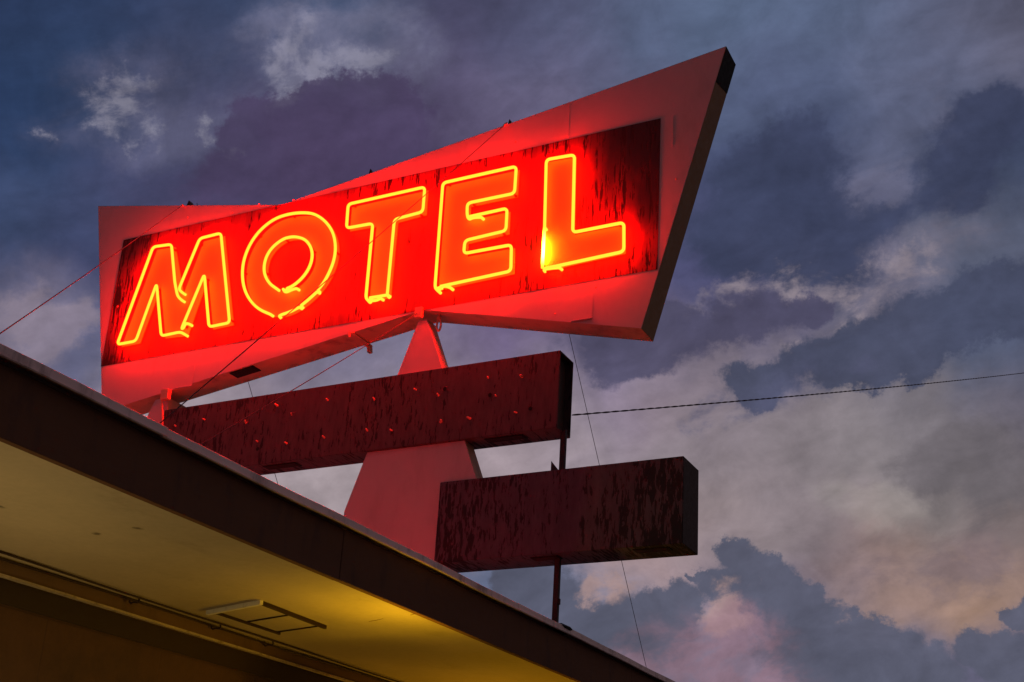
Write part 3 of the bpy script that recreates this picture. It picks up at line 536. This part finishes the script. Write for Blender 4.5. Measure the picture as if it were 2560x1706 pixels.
for i, (x, z) in enumerate(HOLES):
    bm = bmesh.new(); add_tube(bm, [(x, Y0-.0006, z), (x, Y0+.002, z)], .015, 16)
    h = obj('tube_hole', bm, M['black'], ms)
    if i:
        bm = bmesh.new(); add_tube(bm, [(x+.019*math.cos(a), Y0-.003, z+.019*math.sin(a)) for a in [2*PI*k/20 for k in range(21)]], .0018, 6)
        obj('hole_rim', bm, M['maroon'], h, smooth=True)
for x0, x1 in ((-4.02, -3.72), (-5.9, -5.6)):
    v = obj('vent', box((x0, Y0+.04, ZM0-.005), (x1, Y0+.12, ZM0+.001), .001), M['black'], ms)
    bm = bmesh.new()
    for k in range(3): add_box(bm, (x0+.015, Y0+.052+k*.024, ZM0-.010), (x1-.015, Y0+.060+k*.024, ZM0-.0052))
    obj('louvre', bm, M['rust'], v)
# odd lengths of old wiring hanging from the face
for (x, z), q in zip([STUBS[1], STUBS[13]], [(.05, .02), (.05, .02)]):
    obj('loose_wire', tube(smooth_curve([(x, Y0-.03, z), (x+q[0]*.4, Y0-.02, z-.01), (x+q[0], Y0-.006, z+q[1])], 2), .0018, 5), M['rust'], ms, smooth=True)

# ------------------------------------------------------------------ lower sign box
ZL0, ZL1, XL0, XL1 = 3.735, 4.305, -4.316, -2.550
ls = sign_box('sign_box', 'short dark streaked sign box at lower right beside the steel post', 'sign', XL0, XL1, ZL0, ZL1, .29, M['dull'])
for x0, x1 in ((-3.62, -3.42), (-2.9, -2.66)):
    v = obj('vent', box((x0, Y0+.05, ZL0-.005), (x1, Y0+.13, ZL0+.001), .001), M['black'], ls)
    bm = bmesh.new()
    for k in range(3): add_box(bm, (x0+.015, Y0+.062+k*.024, ZL0-.010), (x1-.015, Y0+.070+k*.024, ZL0-.0052))
    obj('louvre', bm, M['rust'], v)
obj('gusset', prism_xz([(-3.520, ZL1-.005), (-3.464, ZL1-.005), (-3.464, ZL1+.03), (-3.520, ZL1+.10)], Y0+.09, Y0+.10), M['rust'], ls)

# ------------------------------------------------------------------ supports
def at_slope(a, b, z): return a[0]+(b[0]-a[0])*(z-a[1])/(b[1]-a[1])
pl, p1 = PYLON[0], PYLON[3]; q1, ql = PYLON[4], PYLON[7]
zt, zr = 5.60, 3.262
pts = [(pl[0], zr), (pl[0], pl[1]), (at_slope(pl, p1, zt), zt), (at_slope(q1, ql, zt), zt), (at_slope(q1, ql, 4.12), 4.12), (at_slope(q1, ql, 4.12)-.10, 3.98), (-4.30, 3.80), (-4.34, zr)]
py = thing('sign_pylon', 'tapering cream pylon narrowing to a point under the notch of the neon sign', 'pylon', ((pts[0][0]+pts[-1][0])/2, Y0+.1, zr))
bm = prism_xz(pts, Y0+.03, Y0+.155, .004)
bmesh.ops.recalc_face_normals(bm, faces=bm.faces[:])
for f in bm.faces:
    if abs(f.normal.y) < .6: f.material_index = 1
obj('shaft', bm, [M['cream'], M['return']], py)
obj('base_plate', box((pts[0][0]-.06, Y0-.03, zr), (pts[-1][0]+.06, Y0+.215, zr+.012)), M['rust'], py)
a, b, c, d = PILLAR
zt = 5.28
pts = [(at_slope(a, b, zr), zr), (at_slope(a, b, zt), zt), (at_slope(c, d, zt), zt), (at_slope(c, d, zr), zr)]
pl2 = thing('sign_pillar', 'wide cream pillar behind the red conduit at the left end of the sign', 'pillar', ((pts[0][0]+pts[-1][0])/2, Y0+.1, zr))
bm = prism_xz(pts, Y0+.012, Y0+.215, .003)
bmesh.ops.recalc_face_normals(bm, faces=bm.faces[:])
for f in bm.faces:
    if abs(f.normal.y) < .6: f.material_index = 1
obj('shaft', bm, [M['cream'], M['return']], pl2)
bm = bmesh.new(); add_tube(bm, [(c[0]+.012, Y0+.05, 5.135), (c[0]-.01, Y0+.05, 5.135)], .008, 10)
obj('bolt_hole', bm, M['black'], pl2)
ps = thing('steel_post', 'slim dark square steel post standing on the roof through the lower sign box', 'post', (-3.444, Y0+.107, zr))
obj('post', box((-3.463, Y0+.092, zr), (-3.425, Y0+.122, ZM0+.02), .003), M['rust'], ps)
bm = bmesh.new()
bmesh.ops.create_icosphere(bm, subdivisions=3, radius=1., matrix=Matrix.Translation((-3.43, Y0+.107, zr+.008)) @ Matrix.Diagonal((.085, .16, .026, 1)))
for v in bm.verts: v.co += Vector((random.uniform(-.006, .006), random.uniform(-.008, .008), random.uniform(-.004, .004)))
obj('tar_patch', bm, M['tar'], ps, smooth=True)
bm = bmesh.new(); add_box(bm, (-3.4275, Y0+.097, zr+.16), (-3.416, Y0+.118, zr+.20), .003)
obj('clamp', bm, M['rust'], ps)

# junction box with its conduit
jb = thing('junction_box', 'small red lit junction box with a conduit dropping to the roof', 'junction box', (JBOX[0][0], Y0-.02, zr))
obj('housing', box((JBOX[0][0], Y0-.048, JBOX[1][1]), (JBOX[1][0], Y0-.003, JBOX[0][1]), .004), M['glass'], jb)
obj('conduit', tube(smooth_curve([COND[0], COND[1], COND[2], COND[3], (COND[3][0], COND[3][1], zr+.0)], 2), .0095, 10), M['glass'], jb, smooth=True)

# ------------------------------------------------------------------ wires
G = 'guy wires bracing the neon sign'
WL = dict(A='guy wire running from the left top of the sign out past the left edge',
          B='long guy wire crossing the letters T and O down to the roof',
          C='guy wire from the lower notch of the sign crossing the upper sign box',
          E='guy wire behind both sign boxes, right of the steel post',
          F='faint guy wire behind the left half of the upper sign box')
for k in 'ABCEF':
    a, b = WIRES[k]
    r = .0026
    rt = thing('guy_wire', WL[k], 'wire', b, G)
    obj('strand', tube(line(a, b, 24, .012), r, 6), M['wire'], rt, smooth=True)
    bm = bmesh.new(); add_tube(bm, [(0, 0, -.01), (0, 0, .03)], .012, 8); add_tube(bm, [(.02*math.cos(t), 0, .045+.02*math.sin(t)) for t in [2*PI*q/12 for q in range(13)]], .005, 6)
    obj('eye_bolt', bm, M['rust'], rt, at=(b[0], b[1], 3.272))
pc = thing('power_cable', 'twisted service cable running off to the right from the upper sign box', 'cable', POWER[0])
path = line(POWER[0], POWER[-1], 860, .10)
for ph, m, rr in ((0, 'cable', .0040), (PI, 'cable_bare', .0034)):
    q = []
    for i, p in enumerate(path):
        t = (path[min(i+1, len(path)-1)]-path[max(i-1, 0)]).normalized(); s = t.cross(Vector((0, 0, 1))).normalized(); u = s.cross(t)
        a = 2*PI*i/8+ph; q.append(p+(s*math.cos(a)+u*math.sin(a))*.0032)
    obj('cable_strand', tube(q, rr, 5), M[m], pc, smooth=True)

# ------------------------------------------------------------------ hooded lamp under the eave, the source of the yellow light
LX, LY, LZ = -3.46, 5.46, 2.54
lp = thing('yard_lamp', 'hooded lamp on a short post shining yellow light up at the soffit', 'lamp', (LX, LY, 0))
obj('post', tube([(LX, LY, 0), (LX, LY, LZ-.12)], .03, 12), M['rust'], lp, smooth=True)
bm = bmesh.new(); bmesh.ops.create_uvsphere(bm, u_segments=20, v_segments=12, radius=.04, matrix=Matrix.Translation((LX, LY, LZ)))
obj('bulb', bm, glow('yellow_bulb', (1, .58, .015), 195.), lp, smooth=True)
bm = bmesh.new(); add_tube(bm, [(LX, LY, LZ-.13), (LX, LY, LZ-.10), (LX, LY, LZ-.045)], [.05, .06, .045], 16)
obj('socket', bm, M['rust'], lp)
obj('hood', box((LX-.42, LY+.14, LZ-.2), (LX+.12, LY+.148, LZ+.088)), M['rust'], lp)
FILL_GLOBES = ((1.2, (1, .74, .36), 86., 'added dim fill lamp out of view under the near left end of the eave'),
          (3.3, (1, .74, .35), 66., 'added dim fill lamp out of view below the left part of the soffit'),
          (8.0, (1, .5, .012), 150., 'added yellow fill lamp out of view at the far end of the eave'))
for y, col, st_, lab in FILL_GLOBES:  # unseen globes added to brighten the soffit
    wl = thing('fill_lamp', lab, 'lamp', (-4.83, y, 1.6))
    bm = bmesh.new(); bmesh.ops.create_uvsphere(bm, u_segments=16, v_segments=10, radius=.07, matrix=Matrix.Translation((-4.05, y, 1.75)))
    obj('fill_globe', bm, glow('fill_globe_glow', col, st_), wl, smooth=True)
    obj('fill_lamp_arm', tube([(-4.83, y, 1.6), (-4.1, y, 1.6), (-4.05, y, 1.67)], .015, 8), M['rust'], wl)

# ------------------------------------------------------------------ sky
w = bpy.data.worlds.new('World'); bpy.context.scene.world = w; w.use_nodes = True
t = NT(w.node_tree); bgn = w.node_tree.nodes['Background']
d = t.new('ShaderNodeTexCoord').outputs['Generated']
e0, e1, e2 = SKYAX
k = t.math('ADD', 1.06, t.vec('DOT_PRODUCT', d, e0))
cx = t.new('ShaderNodeCombineXYZ')
kk = t.math('MAXIMUM', t.math('SUBTRACT', k, .06), .05)
t.put(cx.inputs[0], t.math('DIVIDE', t.math('MULTIPLY', t.vec('DOT_PRODUCT', d, e1), 63.2), kk))
t.put(cx.inputs[1], t.math('DIVIDE', t.math('MULTIPLY', t.vec('DOT_PRODUCT', d, e2), 63.2), kk))
P = cx.outputs[0]
def warped(amp, sc, det=7, rough=.58, off=0.):
    n = t.noise(t.vec('ADD', P, (off, off*.7, 3.1+off)), sc*.5, det, rough, out='Color')
    n = t.vec('MULTIPLY', t.vec('SUBTRACT', n, (.5, .5, .5)), (amp, amp, 0))
    return t.vec('ADD', P, n)
PB = warped(3.0, .8, 6)
PS = warped(2.3, 1.1, 10, .68, 3.3)        # ragged, for soft banks
PC = warped(1.35, 1.7, 10, .72, 8.1)        # tight, for cumulus edges
rot = t.new('ShaderNodeVectorRotate', rotation_type='Z_AXIS'); t.put(rot.inputs['Vector'], P); rot.inputs['Angle'].default_value = math.radians(-17)
Q = t.vec('ADD', t.vec('MULTIPLY', rot.outputs[0], (.66, 1.05, 1)), (4.4, 1.2, 5))
dens = t.noise(Q, .8, 7, .62, .25)
dens2 = t.noise(t.vec('ADD', Q, (.16, -.17, 0)), .8, 5, .62, .25)
acc = None; ws = None
for (x, y, r, wt, *col) in BASE:
    q = t.math('MULTIPLY_ADD', t.vec('DISTANCE', PB, (x, y, 0)), -1/(r*1.45), 1.)
    q = t.math('MAXIMUM', q, 0.)
    wgt = t.math('MULTIPLY', q, q)
    if wt != 1: wgt = t.math('MULTIPLY', wgt, wt)
    c = t.vec('SCALE', lin(col), scale=wgt)
    acc = c if acc is None else t.vec('ADD', acc, c)
    ws = wgt if ws is None else t.math('ADD', ws, wgt)
acc = t.vec('ADD', acc, t.vec('SCALE', lin((90, 82, 95)), scale=.02)); ws = t.math('ADD', ws, .02)
sky = t.vec('SCALE', acc, scale=t.math('DIVIDE', 1., ws))
def field(pos, circles, grow, op):
    F = None
    for (x, y, r) in circles:
        q = t.math('MULTIPLY_ADD', t.vec('DISTANCE', pos, (x, y, 0)), -1/(r*grow), 1.)
        q = t.math('MAXIMUM', q, 0.)
        F = q if F is None else t.math(op, F, q)
    return F
for L in LAYERS:
    if L['kind'] == 'soft':
        F = field(PS, L['c'], 1.6, 'ADD')
        m = t.rng(t.math('MULTIPLY', F, t.rng(dens, .36, .64, L['d0'], 1.35)), L['lo'], L['hi'])
    elif L['kind'] == 'bank':
        F = field(PS, L['c'], 1.6, 'ADD')
        m = t.rng(t.math('ADD', F, t.math('MULTIPLY', t.math('SUBTRACT', dens, .5), -2*L['n'])), L['lo'], L['hi'])
    else:
        F = field(PC, L['c'], 1.5, 'MAXIMUM')
        m = t.rng(F, L['lo'], L['hi'])
    sky = t.vec('ADD', sky, t.vec('SCALE', t.vec('SUBTRACT', lin(L['col']), sky), scale=t.math('MULTIPLY', m, L['a'])))
# billowing light and dark inside the clouds
n1 = t.noise(t.vec('ADD', P, (7.7, 2.2, 9)), .5, 6, .6, .5)
kf = t.math('MULTIPLY', t.rng(n1, .3, .7, .82, 1.14, False), t.rng(dens, .3, .7, .90, 1.09, False))
rel = t.math('ADD', 1., t.math('MULTIPLY', t.math('SUBTRACT', dens2, dens), .9))
sky = t.vec('SCALE', sky, scale=t.math('MULTIPLY', kf, rel))
st = t.new('ShaderNodeTexSky', sky_type='NISHITA', sun_disc=False)
st.sun_elevation = math.radians(1.5); st.sun_rotation = math.radians(40)
sky = t.vec('ADD', sky, t.vec('SCALE', st.outputs[0], scale=.004))
t.put(bgn.inputs[0], sky); bgn.inputs[1].default_value = 1.
try:
    w.cycles.sampling_method = 'MANUAL'; w.cycles.sample_map_resolution = 512
except Exception: pass
sun = bpy.data.lights.new('sun', 'SUN'); sun.energy = .02; sun.angle = math.radians(12); sun.color = (1, .75, .6)
so = bpy.data.objects.new('sun', sun); C.objects.link(so); so.rotation_euler = (math.radians(80), 0, math.radians(180-40))

# ------------------------------------------------------------------ camera
cam = bpy.data.cameras.new('camera'); co = bpy.data.objects.new('camera', cam); C.objects.link(co)
R, U, Bk = (Vector(CAM[q]) for q in ('right', 'up', 'back'))
m3 = Matrix((R, U, Bk)).transposed()
co.matrix_world = Matrix.Translation((0, 0, 1.6)) @ m3.to_4x4()
cam.sensor_width = 36; cam.lens = CAM['lens']; cam.shift_x = CAM['sx']; cam.shift_y = CAM['sy']; cam.clip_start = .05; cam.clip_end = 2000
sc = bpy.context.scene; sc.camera = co
sc.view_settings.view_transform = 'Standard'; sc.view_settings.look = 'None'; sc.view_settings.exposure = 0; sc.view_settings.gamma = 1
sc.cycles.use_denoising = True
sc.cycles.max_bounces = 6; sc.cycles.diffuse_bounces = 4
